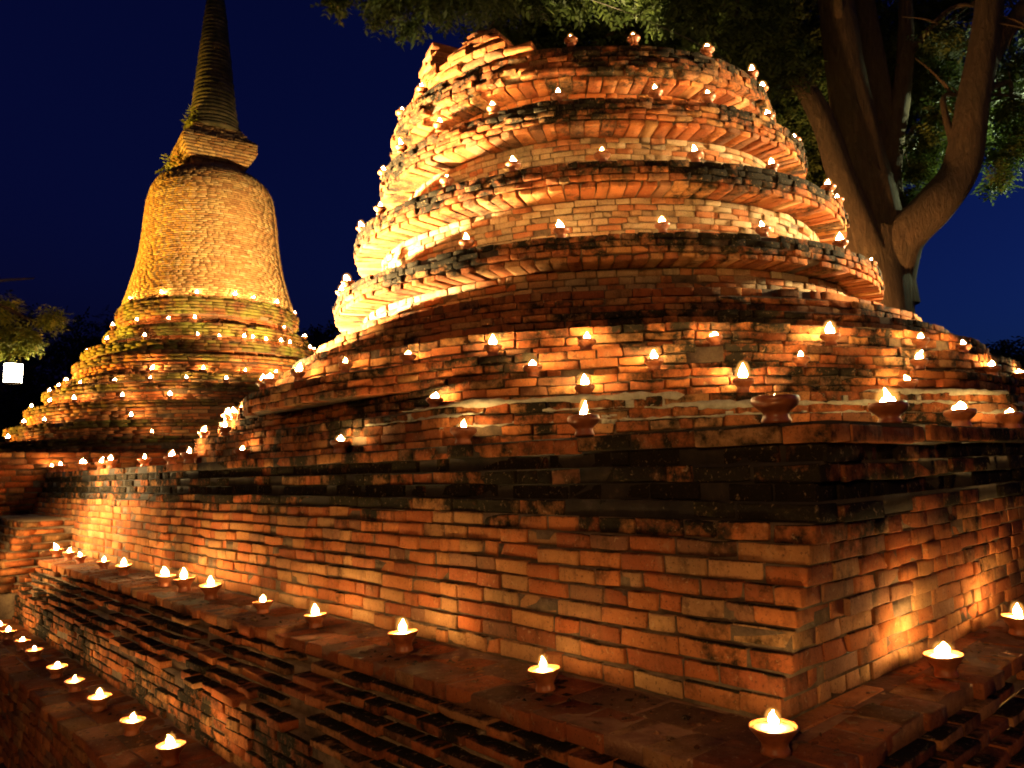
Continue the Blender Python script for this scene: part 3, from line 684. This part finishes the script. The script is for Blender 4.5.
t.links.new(math_(t, 'MULTIPLY', fc_, .8), ad.inputs[0]); t.links.new(trn.outputs[0], ad.inputs[1]); t.links.new(em.outputs[0], ad.inputs[2]); t.links.new(ad.outputs[0], out.inputs[0])
M_HALO = m
def add_halo(me, H, W, lean, cz=.42):
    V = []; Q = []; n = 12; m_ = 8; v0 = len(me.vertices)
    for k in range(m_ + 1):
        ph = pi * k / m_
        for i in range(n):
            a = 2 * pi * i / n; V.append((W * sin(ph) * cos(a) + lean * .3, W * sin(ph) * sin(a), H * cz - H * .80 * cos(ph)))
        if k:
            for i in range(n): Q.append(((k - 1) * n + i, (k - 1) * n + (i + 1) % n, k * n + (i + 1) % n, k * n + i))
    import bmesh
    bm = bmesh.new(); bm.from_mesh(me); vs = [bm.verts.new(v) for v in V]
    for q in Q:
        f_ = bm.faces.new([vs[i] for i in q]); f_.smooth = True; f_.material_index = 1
    bm.to_mesh(me); bm.free(); me.materials.append(M_HALO)
def flame_mesh(kind):
    n = 8; H, W, lean, spread = [(.040, .0125, .002, 1.), (.038, .012, .014, 1.), (.037, .0125, -.013, 1.1), (.028, .014, .006, 1.35), (.062, .012, .014, 1.), (.032, .0125, .0, 1.)][kind]
    V = []; Q = []; prof = [(0, .25), (.08, .65), (.22, .98), (.38, 1.0), (.55, .80), (.72, .50), (.88, .22), (1., .03)]
    for k, (h, w) in enumerate(prof):
        for i in range(n):
            a = 2 * pi * i / n
            V.append((W * w * spread * cos(a) + lean * h ** 1.6 + .002 * sin(h * 7 + kind), W * w * sin(a), H * h))
        if k:
            for i in range(n): Q.append(((k - 1) * n + i, (k - 1) * n + (i + 1) % n, k * n + (i + 1) % n, k * n + i))
    o = link_mesh('flame', V, [np.array(Q), np.array([list(range(n))[::-1]]), np.array([[(len(prof) - 1) * n + i for i in range(n)]])], M_FLAME, None, True)
    me = o.data; bpy.data.objects.remove(o); add_halo(me, H * 1.0, W * 2.0, lean); return me
FL = [flame_mesh(k) for k in range(6)]
def wide_flame():
    V = []; Q = []; caps = []; n = 8
    for cx_, H, W, lean in ((.008, .058, .0115, -.016), (-.014, .022, .011, -.004), (.020, .026, .009, .004)):
        prof = [(0, .4), (.1, .8), (.3, 1.0), (.5, .85), (.7, .5), (.88, .22), (1., .03)]; o0 = len(V)
        for k, (h, w) in enumerate(prof):
            for i in range(n):
                a = 2 * pi * i / n; V.append((cx_ + W * w * cos(a) + lean * h ** 1.4, W * w * sin(a), H * h))
            if k:
                for i in range(n): Q.append((o0 + (k - 1) * n + i, o0 + (k - 1) * n + (i + 1) % n, o0 + k * n + (i + 1) % n, o0 + k * n + i))
    o = link_mesh('flame', V, np.array(Q), M_FLAME, None, True); me = o.data; bpy.data.objects.remove(o); add_halo(me, .055, .042, 0); return me
FL.append(wide_flame())
BULGE = [(.026, 0), (.031, .002), (.031, .007), (.028, .014), (.0265, .022), (.031, .029), (.040, .037), (.0475, .045), (.050, .052), (.0495, .058), (.0465, .063), (.043, .064), (.0405, .061), (.040, .0565), (.001, .0565)]
OPEN = [(.026, 0), (.030, .002), (.030, .008), (.027, .016), (.0275, .024), (.034, .034), (.042, .045), (.048, .053), (.050, .058), (.0495, .061), (.047, .0615), (.0445, .058), (.043, .054), (.001, .054)]
BW = {'bulge': lathe(BULGE, 28, 'bowl', M_CLAY), 'open': lathe(OPEN, 28, 'bowl', M_CLAY)}
WX = {'bulge': lathe([(.0404, .0568), (.038, .0582), (.01, .0586), (.001, .0586)], 24, 'wax', M_WAX), 'open': lathe([(.0436, .0545), (.041, .0562), (.01, .0570), (.001, .0570)], 24, 'wax', M_WAX)}
WK = lathe([(.0014, .055), (.0013, .062), (.0012, .068)], 6, 'wick', M_WICK)
protos = {}
def make_lamp(kind):
    o = bpy.data.objects.new('oil_lamp', None); col.objects.link(o); o.empty_display_size = .05
    for nm, me in (('bowl', BW[kind]), ('wax', WX[kind]), ('wick', WK)):
        c = bpy.data.objects.new(nm, me); col.objects.link(c); c.parent = o
    c = bpy.data.objects.new('flame', FL[0]); col.objects.link(c); c.parent = o; c.location = (0, 0, .060)
    return o
def dup(root):
    r = root.copy(); col.objects.link(r)
    for ch in root.children:
        c = ch.copy(); col.objects.link(c); c.parent = r
    return r
lr = random.Random(3)
def put_lamp(kind, x, y, z, s, label, group, flame=None, fs=1.0, small=False, tilt=0., tall=False):
    if kind not in protos: protos[kind] = make_lamp(kind); o = protos[kind]
    else: o = dup(protos[kind])
    o.location = (x, y, z + .004); kk = lr.uniform(.9, 1.1) if flame is None else 1.; o.scale = (s * kk, s * kk * lr.uniform(.96, 1.04), s * kk * lr.uniform(.9, 1.08)); o.rotation_euler = (lr.uniform(-.07, .07), lr.uniform(-.07, .07), lr.uniform(-2.6, 2.6) if flame is None else lr.uniform(-.3, .3))
    o['label'] = label; o['category'] = 'oil lamp'; o['group'] = group
    for ch in list(o.children):
        nm = ch.name.split('.')[0]
        if nm == 'flame':
            ch.data = FL[lr.choice([0, 1, 2, 5] if tall else [0, 0, 1, 1, 2, 3, 5]) if flame is None else flame]
            q = fs * lr.uniform(.72, 1.22); ch.scale = (q, q, q * lr.uniform(.9, 1.15))
    return o
ORD = 'first second third fourth fifth sixth seventh eighth ninth tenth eleventh twelfth thirteenth fourteenth fifteenth sixteenth'.split()
def ordl(i, n):
    if i == 0: return 'leftmost'
    if i == n - 1: return 'rightmost'
    return ORD[i] + ' from the left'
def row(key, kind, fmt, group, **kw):
    L = LAMPS[key]; n = len(L)
    for i, (x, y, z, s) in enumerate(L):
        sp_ = SPECIAL.get((key, i), {})
        k2 = dict(kw); k2.update({a: b for a, b in sp_.items() if a not in ('label', 'scale')})
        put_lamp(kind, x, y, z, s * sp_.get('scale', 1), sp_.get('label') or fmt.format(ordl(i, n)), group, **k2)
SPECIAL = {
    ('edge_left', 14): dict(label='largest clay bowl lamp with barely any flame at the platform corner', flame=5, fs=.28, scale=1.0),
    ('edge_left', 13): dict(label='clay lamp with tall leaning flame on the platform edge over pale mortar', flame=4, fs=1.05),
    ('edge_left', 12): dict(label='clay lamp with short upright flame on platform edge left of the tall leaning flame', flame=0, fs=.85),
    ('edge_right', 0): dict(label='clay lamp with wide forked flame just right of the big corner bowl', flame=6, fs=1.0),
    ('edge_right', 1): dict(label='clay lamp with low wide flame on the edge right of the forked flame', flame=3, fs=1.15),
    ('edge_right', 2): dict(label='rightmost clay lamp on the mouldy platform edge', flame=3, fs=.95),
    ('ledge_right', 0): dict(label='nearest clay lamp on the lower ledge at the foot of the platform corner', flame=0, fs=.9),
}
row('edge_left', 'bulge', 'clay oil lamp on the mouldy platform top edge, {}', 'lamps along the platform edge', fs=1.05)
row('edge_right', 'bulge', 'clay oil lamp on right platform edge, {}', 'lamps along the platform edge')
row('ledge_left', 'open', 'open clay lamp on the ledge below the left wall, {}', 'lamps on the upper ledge', fs=1.0)
row('ledge_right', 'open', 'open clay lamp on the ledge below the right wall, {}', 'lamps on the upper ledge', fs=1.0)
row('lower_left', 'open', 'open clay lamp in the lowest row at bottom left, {}', 'lamps on the lowest ledge', fs=.85)
TN = ['lowest', 'second', 'third', 'fourth', 'fifth', 'top']
for k in range(6):
    if f'mound_{k}' in LAMPS: row(f'mound_{k}', 'bulge', 'small lamp on the ' + TN[k] + ' tier of near mound, {}', 'lamps on the near mound', fs=1.3)
RN = ['lowest', 'second', 'third', 'topmost']
for k in range(4):
    row(f'ring_{k}', 'bulge', 'lamp on the ' + RN[k] + ' ledge ring of near tower, {}', 'lamps on the near tower rings', fs=1.35, tall=True)
FN = ['lowest', 'second', 'third', 'fourth', 'fifth', 'sixth', 'seventh', 'eighth', 'ninth', 'tenth']
for k in range(10):
    if f'far_{k}' in LAMPS: row(f'far_{k}', 'bulge', 'tiny lamp on the ' + FN[k] + ' tier of far stupa, {}', 'lamps on the far stupa', fs=1.55)
put_lamp('open', -3.31, 5.05, 0.0, 1.0, 'clay lamp on the dark ground at the bottom left corner', 'lamps on the ground', fs=1)

# ------------------------------------------------------------------ trees
def tube(path, radii, n=14, bumpy=.06, seed=0):
    """smooth tapering tube through points; returns verts, quads"""
    P = [Vector(p) for p in path]; r_ = random.Random(seed); pts = []; rad = []
    for i in range(len(P) - 1):
        p0 = P[max(i - 1, 0)]; p1 = P[i]; p2 = P[i + 1]; p3 = P[min(i + 2, len(P) - 1)]
        for s_ in range(6):
            u = s_ / 6; pts.append(.5 * ((2 * p1) + (p2 - p0) * u + (2 * p0 - 5 * p1 + 4 * p2 - p3) * u * u + (3 * p1 - p0 - 3 * p2 + p3) * u ** 3)); rad.append(radii[i] * (1 - u) + radii[i + 1] * u)
    pts.append(P[-1]); rad.append(radii[-1])
    V = []; Q = []; ph = [r_.uniform(0, 6.28) for _ in range(4)]
    ref = Vector((0.3, 1, .1))
    for k, p in enumerate(pts):
        d = (pts[min(k + 1, len(pts) - 1)] - pts[max(k - 1, 0)]).normalized(); a = d.cross(ref).normalized(); b_ = d.cross(a)
        for i in range(n):
            t_ = 2 * pi * i / n; rr = rad[k] * (1 + bumpy * (sin(3 * t_ + ph[0] + k * .15) + .6 * sin(5 * t_ + ph[1] - k * .2) + .5 * sin(k * .9 + ph[2]) * .5))
            V.append(p + (a * cos(t_) + b_ * sin(t_)) * rr)
        if k:
            for i in range(n): Q.append(((k - 1) * n + i, (k - 1) * n + (i + 1) % n, k * n + (i + 1) % n, k * n + i))
    return V, Q
def merge(parts):
    V = []; Q = []
    for v, q in parts:
        o = len(V); V += v; Q += [[i + o for i in f_] for f_ in q]
    return V, np.array(Q)
def leaves(name, clumps, mat, parent, size=.05, per=90, sprays=True):
    """compound leaves: short twigs each with a few leaflets, scattered through clumps (centre, radius, weight)"""
    Vs = []; cols = []
    for (c, r, w) in clumps:
        n = int(per * w)
        d = rng.normal(0, 1, (n, 3)); d /= np.linalg.norm(d, axis=1, keepdims=True)
        c0 = np.array(c) + d * (rng.random((n, 1)) ** .45) * np.array(r if hasattr(r, '__len__') else (r, r, r * .8))
        shade = rng.random(n)
        tw = rng.normal(0, 1, (n, 3)); tw[:, 2] -= .4; tw /= np.linalg.norm(tw, axis=1, keepdims=True)
        up = rng.normal(0, .4, (n, 3)); up[:, 2] += 1
        side = np.cross(tw, up); side /= np.linalg.norm(side, axis=1, keepdims=True)
        nl_ = 6 if sprays else 1
        for j in range(nl_):
            sg = 1 if j % 2 else -1
            base = c0 + tw * (j // 2 + .3) * size * .75
            sz = size * rng.uniform(.7, 1.25, (n, 1))
            dir_ = side * sg * .85 + tw * .5; dir_ /= np.linalg.norm(dir_, axis=1, keepdims=True)
            wd = np.cross(dir_, side * .1 + up); wd /= np.linalg.norm(wd, axis=1, keepdims=True)
            a = base; b_ = base + dir_ * sz * .5 + wd * sz * .24; c_ = base + dir_ * sz - np.array([0, 0, .15]) * sz; e = base + dir_ * sz * .5 - wd * sz * .24
            Vs.append(np.stack([a, b_, c_, e], 1)); cols.append(shade + rng.normal(0, .12, n))
    V = np.concatenate(Vs).reshape(-1, 3); n = len(V) // 4
    Q = np.arange(n * 4).reshape(n, 4); cc_ = np.clip(np.concatenate(cols), 0, 1)
    tint = np.ones((n * 4, 4)); tint[:, 3] = np.repeat(cc_, 4)
    return link_mesh(name, V, Q, mat, parent, False, tint)

big = thing('shade_tree', 'big tree with thick forked brown limbs rising behind the near tower', 'tree', (4.9, 10, 0))
def rel(p): return (p[0] - 4.9, p[1] - 10, p[2])
trunk_parts = [
    tube([rel(p) for p in [(4.7, 10.1, -.1), (4.74, 10, .8), (4.76, 10, 2.2), (4.84, 10, 3.7), (4.94, 10, 4.6)]], [.70, .56, .50, .50, .44], 20, .05, 1),
    tube([rel(p) for p in [(4.98, 10, 3.6), (4.93, 10, 4.8), (4.85, 10.0, 5.8), (4.74, 10, 6.8), (4.66, 10, 8.0), (4.5, 10, 9.5)]], [.40, .36, .29, .26, .23, .15], 18, .05, 2),
    tube([rel(p) for p in [(4.9, 9.9, 3.8), (4.70, 9.75, 4.4), (4.40, 9.7, 5.35), (4.21, 9.7, 6.1), (3.9, 9.7, 6.74), (3.4, 9.6, 7.32), (2.7, 9.3, 7.9)]], [.30, .22, .17, .15, .12, .10, .05], 14, .05, 3),
    tube([rel(p) for p in [(5.1, 10.2, 3.9), (5.22, 10.3, 4.93), (5.5, 10.4, 6.1), (5.77, 10.4, 7.29), (5.9, 10.4, 8.9)]], [.28, .20, .15, .12, .07], 14, .05, 4),
    tube([rel(p) for p in [(5.2, 10.3, 4.2), (5.38, 10.5, 5.6), (5.37, 10.5, 7.0), (5.25, 10.5, 8.8)]], [.26, .22, .19, .12], 14, .05, 5),
    tube([rel(p) for p in [(5.0, 9.95, 3.9), (5.15, 9.75, 4.45), (5.55, 9.6, 4.85), (5.94, 9.6, 5.35), (6.18, 9.6, 6.25), (6.44, 9.6, 7.2), (6.7, 9.6, 8.6)]], [.34, .27, .25, .22, .20, .19, .12], 18, .05, 6),
    tube([rel(p) for p in [(6.12, 9.6, 6.0), (6.5, 9.6, 6.9), (7.2, 9.6, 7.8), (8.2, 9.6, 8.6)]], [.16, .12, .10, .05], 12, .05, 7)]
V, Q = merge(trunk_parts); link_mesh('trunk', V, Q, M_BARK, big, True)
br = []
rb = random.Random(8)
ends = [((3.4, 9.6, 7.3), (-1.6, 7.6, 6.9)), ((4.66, 10, 8.0), (.2, 8.2, 7.6)), ((4.0, 9.7, 6.6), (1.6, 7.0, 6.9)), ((4.7, 10, 7.5), (3.4, 8.0, 7.6)), ((5.77, 10.4, 7.3), (7.2, 9.6, 7.6)),
        ((2.7, 9.3, 7.9), (-.6, 7.2, 6.55)), ((6.44, 9.6, 7.2), (7.6, 9.2, 6.6)), ((5.9, 9.6, 5.4), (6.1, 9.9, 6.6)), ((6.2, 9.6, 6.3), (7.0, 9.9, 6.2)), ((5.4, 10.4, 5.6), (5.85, 10.2, 6.2)), ((3.0, 9.4, 7.6), (1.2, 9.6, 7.2))]
for i, (a, e) in enumerate(ends):
    a = Vector(a); e = Vector(e); m_ = (a + e) / 2 + Vector((rb.uniform(-.3, .3), rb.uniform(-.2, .2), .35)); q_ = (m_ + e) / 2 + Vector((rb.uniform(-.15, .15), 0, -.02))
    L_ = (e - a).length; br.append(tube([rel(p) for p in (a, m_, q_, e)], [.05 + .006 * L_, .035 + .003 * L_, .02, .008], 8, .04, 20 + i))
    for k in range(5):
        u = rb.uniform(.3, .95); p = a.lerp(e, u) + Vector((0, 0, .3 * (1 - u))); d_ = Vector((rb.uniform(-.9, .9), rb.uniform(-.6, .6), rb.uniform(-.45, .5)))
        br.append(tube([rel(p), rel(p + d_ * .5 + Vector((0, 0, .05))), rel(p + d_)], [.022, .014, .005], 6, .03, 60 + i * 5 + k))
V, Q = merge(br); link_mesh('branches', V, Q, M_BARK, big, True)
cl = []
def cadd(x, y, z, r, w): cl.append((rel((x, y, z)), r, w))
# overhanging edge seen over the tower, left to right
for (x, y, z, r, w) in [(-1.75, 7.6, 6.62, .16, .5), (-1.6, 7.5, 6.9, .35, 1.3), (-1.25, 7.5, 6.45, .22, .8), (-1.05, 7.4, 6.65, .3, 1.2), (-.7, 7.4, 6.5, .3, 1.4), (-.95, 7.4, 6.15, .13, .35), (-.3, 7.4, 6.55, .3, 1.4), (.1, 7.4, 6.6, .32, 1.4), (.5, 7.6, 6.65, .35, 1.5),
                        (.9, 7.7, 6.75, .35, 1.4), (1.4, 7.8, 6.8, .4, 1.5), (1.9, 8.0, 6.75, .4, 1.4), (2.3, 8.2, 6.7, .45, 1.4), (2.7, 8.5, 6.5, .45, 1.4), (2.95, 8.8, 6.0, .4, 1.1), (-.6, 8.0, 7.1, .6, 2), (.4, 8.2, 7.3, .6, 2), (1.4, 8.4, 7.4, .7, 2)]:
    cadd(x, y, z, r, w)
# dark mass behind the limbs
for i in range(110):
    x = rng.uniform(2.0, 7.4); z = rng.uniform(6.2, 9.2) if x > 3 else rng.uniform(7.0, 9.2)
    if x < 5.2 and rng.random() < .5: z = rng.uniform(5.4, 7)
    cadd(x, rng.uniform(10.9, 12.5), z, rng.uniform(.45, .75), 2.4)
for i in range(34): cadd(rng.uniform(3.0, 5.6), rng.uniform(11.0, 12.2), rng.uniform(4.6, 6.4), rng.uniform(.4, .6), 1.8)
for i in range(60): cadd(rng.uniform(-.2, 3.6), rng.uniform(8.6, 11.5), rng.uniform(6.6, 9.0), rng.uniform(.4, .7), 2.2)
# sprays between and right of the limbs
for (x, y, z, r, w) in [(5.75, 10.2, 5.6, .24, 1.3), (5.85, 10.1, 5.95, .28, 1.6), (6.05, 10.1, 6.3, .25, 1.5), (5.6, 10.3, 5.2, .2, .9), (6.9, 9.9, 6.3, .32, 1.6), (7.1, 9.9, 6.0, .4, 2.), (6.8, 10, 5.7, .3, 1.3), (6.4, 10.6, 6.9, .4, 2), (7.3, 10.2, 6.8, .5, 2.5), (7.0, 9.9, 6.9, .35, 1.1), (6.5, 10.1, 6.6, .2, .5), (6.9, 10.4, 5.4, .2, .4), (7.2, 10.2, 7.6, .5, 1.5), (6.2, 10.2, 7.4, .4, 1.2), (6.65, 9.9, 5.35, .15, .3)]:
    cadd(x, y, z, r, w)
leaves('crown', cl, M_LEAF, big, size=.075, per=150)

def small_tree(name, label, base, H, spread, seed, group=None, mat=M_LEAFD, size=.16, per=70, cat='tree', nclump=26, cr=(.28, .72), low=.3):
    r_ = random.Random(seed); o = thing(name, label, cat, base, group)
    parts = [tube([(0, 0, -.1), (.1 * spread * r_.uniform(-1, 1), 0, H * .3), (.2 * r_.uniform(-1, 1), .1, H * .6), (0, 0, H * .85)], [H * .035, H * .026, H * .018, H * .006], 10, .05, seed)]
    cl_ = []
    for i in range(nclump):
        a = r_.uniform(0, 6.28); u = r_.uniform(low, 1.0); rr = spread * (1 - ((u - .55) / .62) ** 2) * r_.uniform(.35, 1.0)
        p = (rr * cos(a), rr * sin(a), H * u); cl_.append((p, spread * r_.uniform(*cr) * .6, r_.uniform(.6, 1.5)))
        if i % 3 == 0: parts.append(tube([(0, 0, H * u * .7), (p[0] * .5, p[1] * .5, H * u * .82), p], [H * .010, H * .007, H * .003], 6, .03, seed + i))
    V, Q = merge(parts); link_mesh('trunk', V, Q, M_BARK, o, True)
    leaves('crown', cl_, mat, o, size=size, per=per)
    return o
G = 'dark trees on the horizon'
small_tree('dark_tree', 'dark round tree behind the hanging lantern at the left edge', (-21.5, 30, 0), 8.6, 4.2, 31, G, per=150, size=.2)
small_tree('dark_tree', 'dark bushy tree close left of the far stupa', (-16.6, 33, 0), 7.6, 4.4, 32, G, per=150, size=.2)
small_tree('dark_tree', 'dark low tree in the gap between the two stupas', (-8.4, 34, 0), 8.6, 3.6, 33, G, per=150, size=.2)
small_tree('dark_tree', 'low dark tree beyond the right end of the mound', (17.2, 28, 0), 5.0, 3.2, 34, G, per=140, size=.2, low=.1)
small_tree('dark_tree', 'low dark tree at the right edge beyond the lamps', (21.5, 29, 0), 6.0, 3.6, 35, G, per=140, size=.2, low=.1)
small_tree('dark_tree', 'dark tree peeping over the far stupa terrace at left', (-26.0, 36, 0), 8.0, 4.5, 36, G, per=150, size=.2)

lt = thing('leaning_tree', 'slim tree whose lamp-lit leafy bough hangs over the white lantern', 'tree', (-8.3, 7.4, 0))
V, Q = merge([tube([(0, 0, -.1), (.05, .1, 1.6), (.4, .3, 3.2), (.9, .5, 4.6)], [.13, .11, .08, .04], 10, .05, 71),
              tube([(.3, .25, 2.7), (1.2, .7, 3.5), (2.1, 1.0, 3.75), (2.9, 1.1, 3.42)], [.06, .045, .03, .015], 8, .05, 72),
              tube([(1.6, .85, 3.6), (2.2, 1.2, 3.9), (2.7, 1.4, 4.0)], [.03, .02, .008], 8, .05, 73)])
link_mesh('trunk', V, Q, M_BARK, lt, True)
leaves('crown', [((2.6, 1.13, 3.2), .2, 2.), ((2.82, 1.1, 3.22), .16, 1.6), ((2.3, 1.1, 3.4), .25, 1.4), ((3.05, 1.2, 3.45), .16, .8), ((2.5, 1.2, 3.62), .2, .5), ((1.9, 1.0, 4.1), .3, .5), ((1.2, .8, 4.5), .5, 1.2), ((.6, .5, 4.9), .6, 1.5)], M_SPROUT, lt, size=.06, per=130)

# ------------------------------------------------------------------ the hanging lantern
ln = thing('paper_lantern', 'glowing white cylinder paper lantern hanging under a lit bough at left', 'lantern', (-5.60, 8.5, 2.72))
def lathe_obj(name, prof, n, mat, parent, z=0):
    me = lathe(prof, n, name, mat); o = bpy.data.objects.new(name, me); col.objects.link(o); o.parent = parent; return o
ln.scale = (.86, .86, .95)
lathe_obj('lamp_shade', [(.098, 0), (.101, .002), (.100, .05), (.102, .11), (.101, .17), (.103, .222), (.099, .225)], 24, M_PAPER, ln)
m, t, b = nt('thin_wire'); b.inputs['Base Color'].default_value = (.12, .10, .08, 1); tc = t.nodes.new('ShaderNodeTexCoord'); bump(t, b, noise(t, 30, 2, .5, tc.outputs['Object']), .2, .001); M_WIRE = m
lathe_obj('rim', [(.100, -.006), (.106, -.004), (.106, .004), (.104, .006)], 24, M_WIRE, ln)
lathe_obj('top_rim', [(.102, .222), (.107, .224), (.107, .232), (.103, .234)], 24, M_WIRE, ln)
V, Q = merge([tube([(-.1, 0, .23), (-.05, 0, .32), (0, 0, .38)], [.002] * 3, 6, 0, 1), tube([(.1, 0, .23), (.05, 0, .32), (0, 0, .38)], [.002] * 3, 6, 0, 1), tube([(0, 0, .37), (0, 0, .7), (.0, .0, .95)], [.002] * 3, 6, 0, 1)])
link_mesh('cord', V, Q, M_WIRE, ln, True)

# thin cable strung from the tree over the tower
V, Q = tube([(.2, 7.5, 6.75), (1.05, 7.5, 6.42), (1.6, 7.6, 6.24), (2.3, 8.0, 6.15), (3.2, 9.0, 6.25), (4.1, 9.55, 6.5)], [.005] * 6, 6, 0, 2)
tag(link_mesh('light_cable', V, np.array(Q), M_WIRE, None, True), 'thin pale cable strung from the tree limb across the tower top', 'cable')

# sprouts growing on the far stupa
for (x, z, lab) in [(-7.62, 8.62, 'small lit leafy sprout growing left of the bell shoulder'), (-7.10, 9.50, 'yellow leafy tuft on the square block of the far stupa')]:
    o = thing('leafy_sprout', lab, 'plant', (x, 16.5, z - .3 if x < -7.5 else z - .06), 'sprouts on the far stupa')
    V, Q = merge([tube([(.25 if x < -7.5 else .05, .1, 0 if x > -7.5 else .02), (.1, .05, .14), (0, 0, .3)], [.012, .009, .004], 6, 0, 3)])
    link_mesh('stem', V, Q, M_BARK, o, True)
    leaves('foliage', [((0, 0, .3), (.12, .1, .12), .5 if x < -7.5 else .3)] + ([((.1, 0, .14), .1, .3)] if x > -7.5 else []), M_SPROUT, o, size=.12, per=30)

# dry leaves and crumbs on the ledges and ground
n = 2200; V = []; Q = []
for i in range(n):
    k = rng.random()
    if k < .32: s_ = rng.uniform(1.0, 7); D_ = rng.uniform(1.38, 1.64); z = 1.003
    elif k < .42: s_ = rng.uniform(.76, .92); D_ = rng.uniform(1.5, 5); z = 1.003
    elif k < .65: s_ = rng.uniform(1, 8); D_ = rng.uniform(.9, 1.2); z = ZL + .006
    else: s_ = rng.uniform(1, 9); D_ = rng.uniform(.0, .84); z = .004
    p = SD(s_, D_); L_ = rng.uniform(.004, .02) * (1 if k < .65 else 1.7); a = rng.uniform(0, 6.28); o = len(V); u = np.array([cos(a), sin(a)]) * L_; v = np.array([-sin(a), cos(a)]) * L_ * rng.uniform(.3, .8)
    hh = rng.uniform(.002, .009)
    for q_ in (p - u, p + v, p + u, p - v): V.append((q_[0], q_[1], z + rng.uniform(0, .003)))
    V.append((p[0], p[1], z + hh)); Q += [(o, o + 1, o + 4), (o + 1, o + 2, o + 4), (o + 2, o + 3, o + 4), (o + 3, o, o + 4)]
tn = np.ones((len(V), 4)); tn[:, :3] = np.repeat(PAL[rng.integers(len(PAL), size=n)], 5, 0) * .8; tn[:, 3] = -.2
d = link_mesh('debris', V, np.array(Q), M_BRICK, None, False, tn); d['kind'] = 'stuff'; d['label'] = 'brick crumbs and dry leaves scattered on ledges and ground'; d['category'] = 'debris'
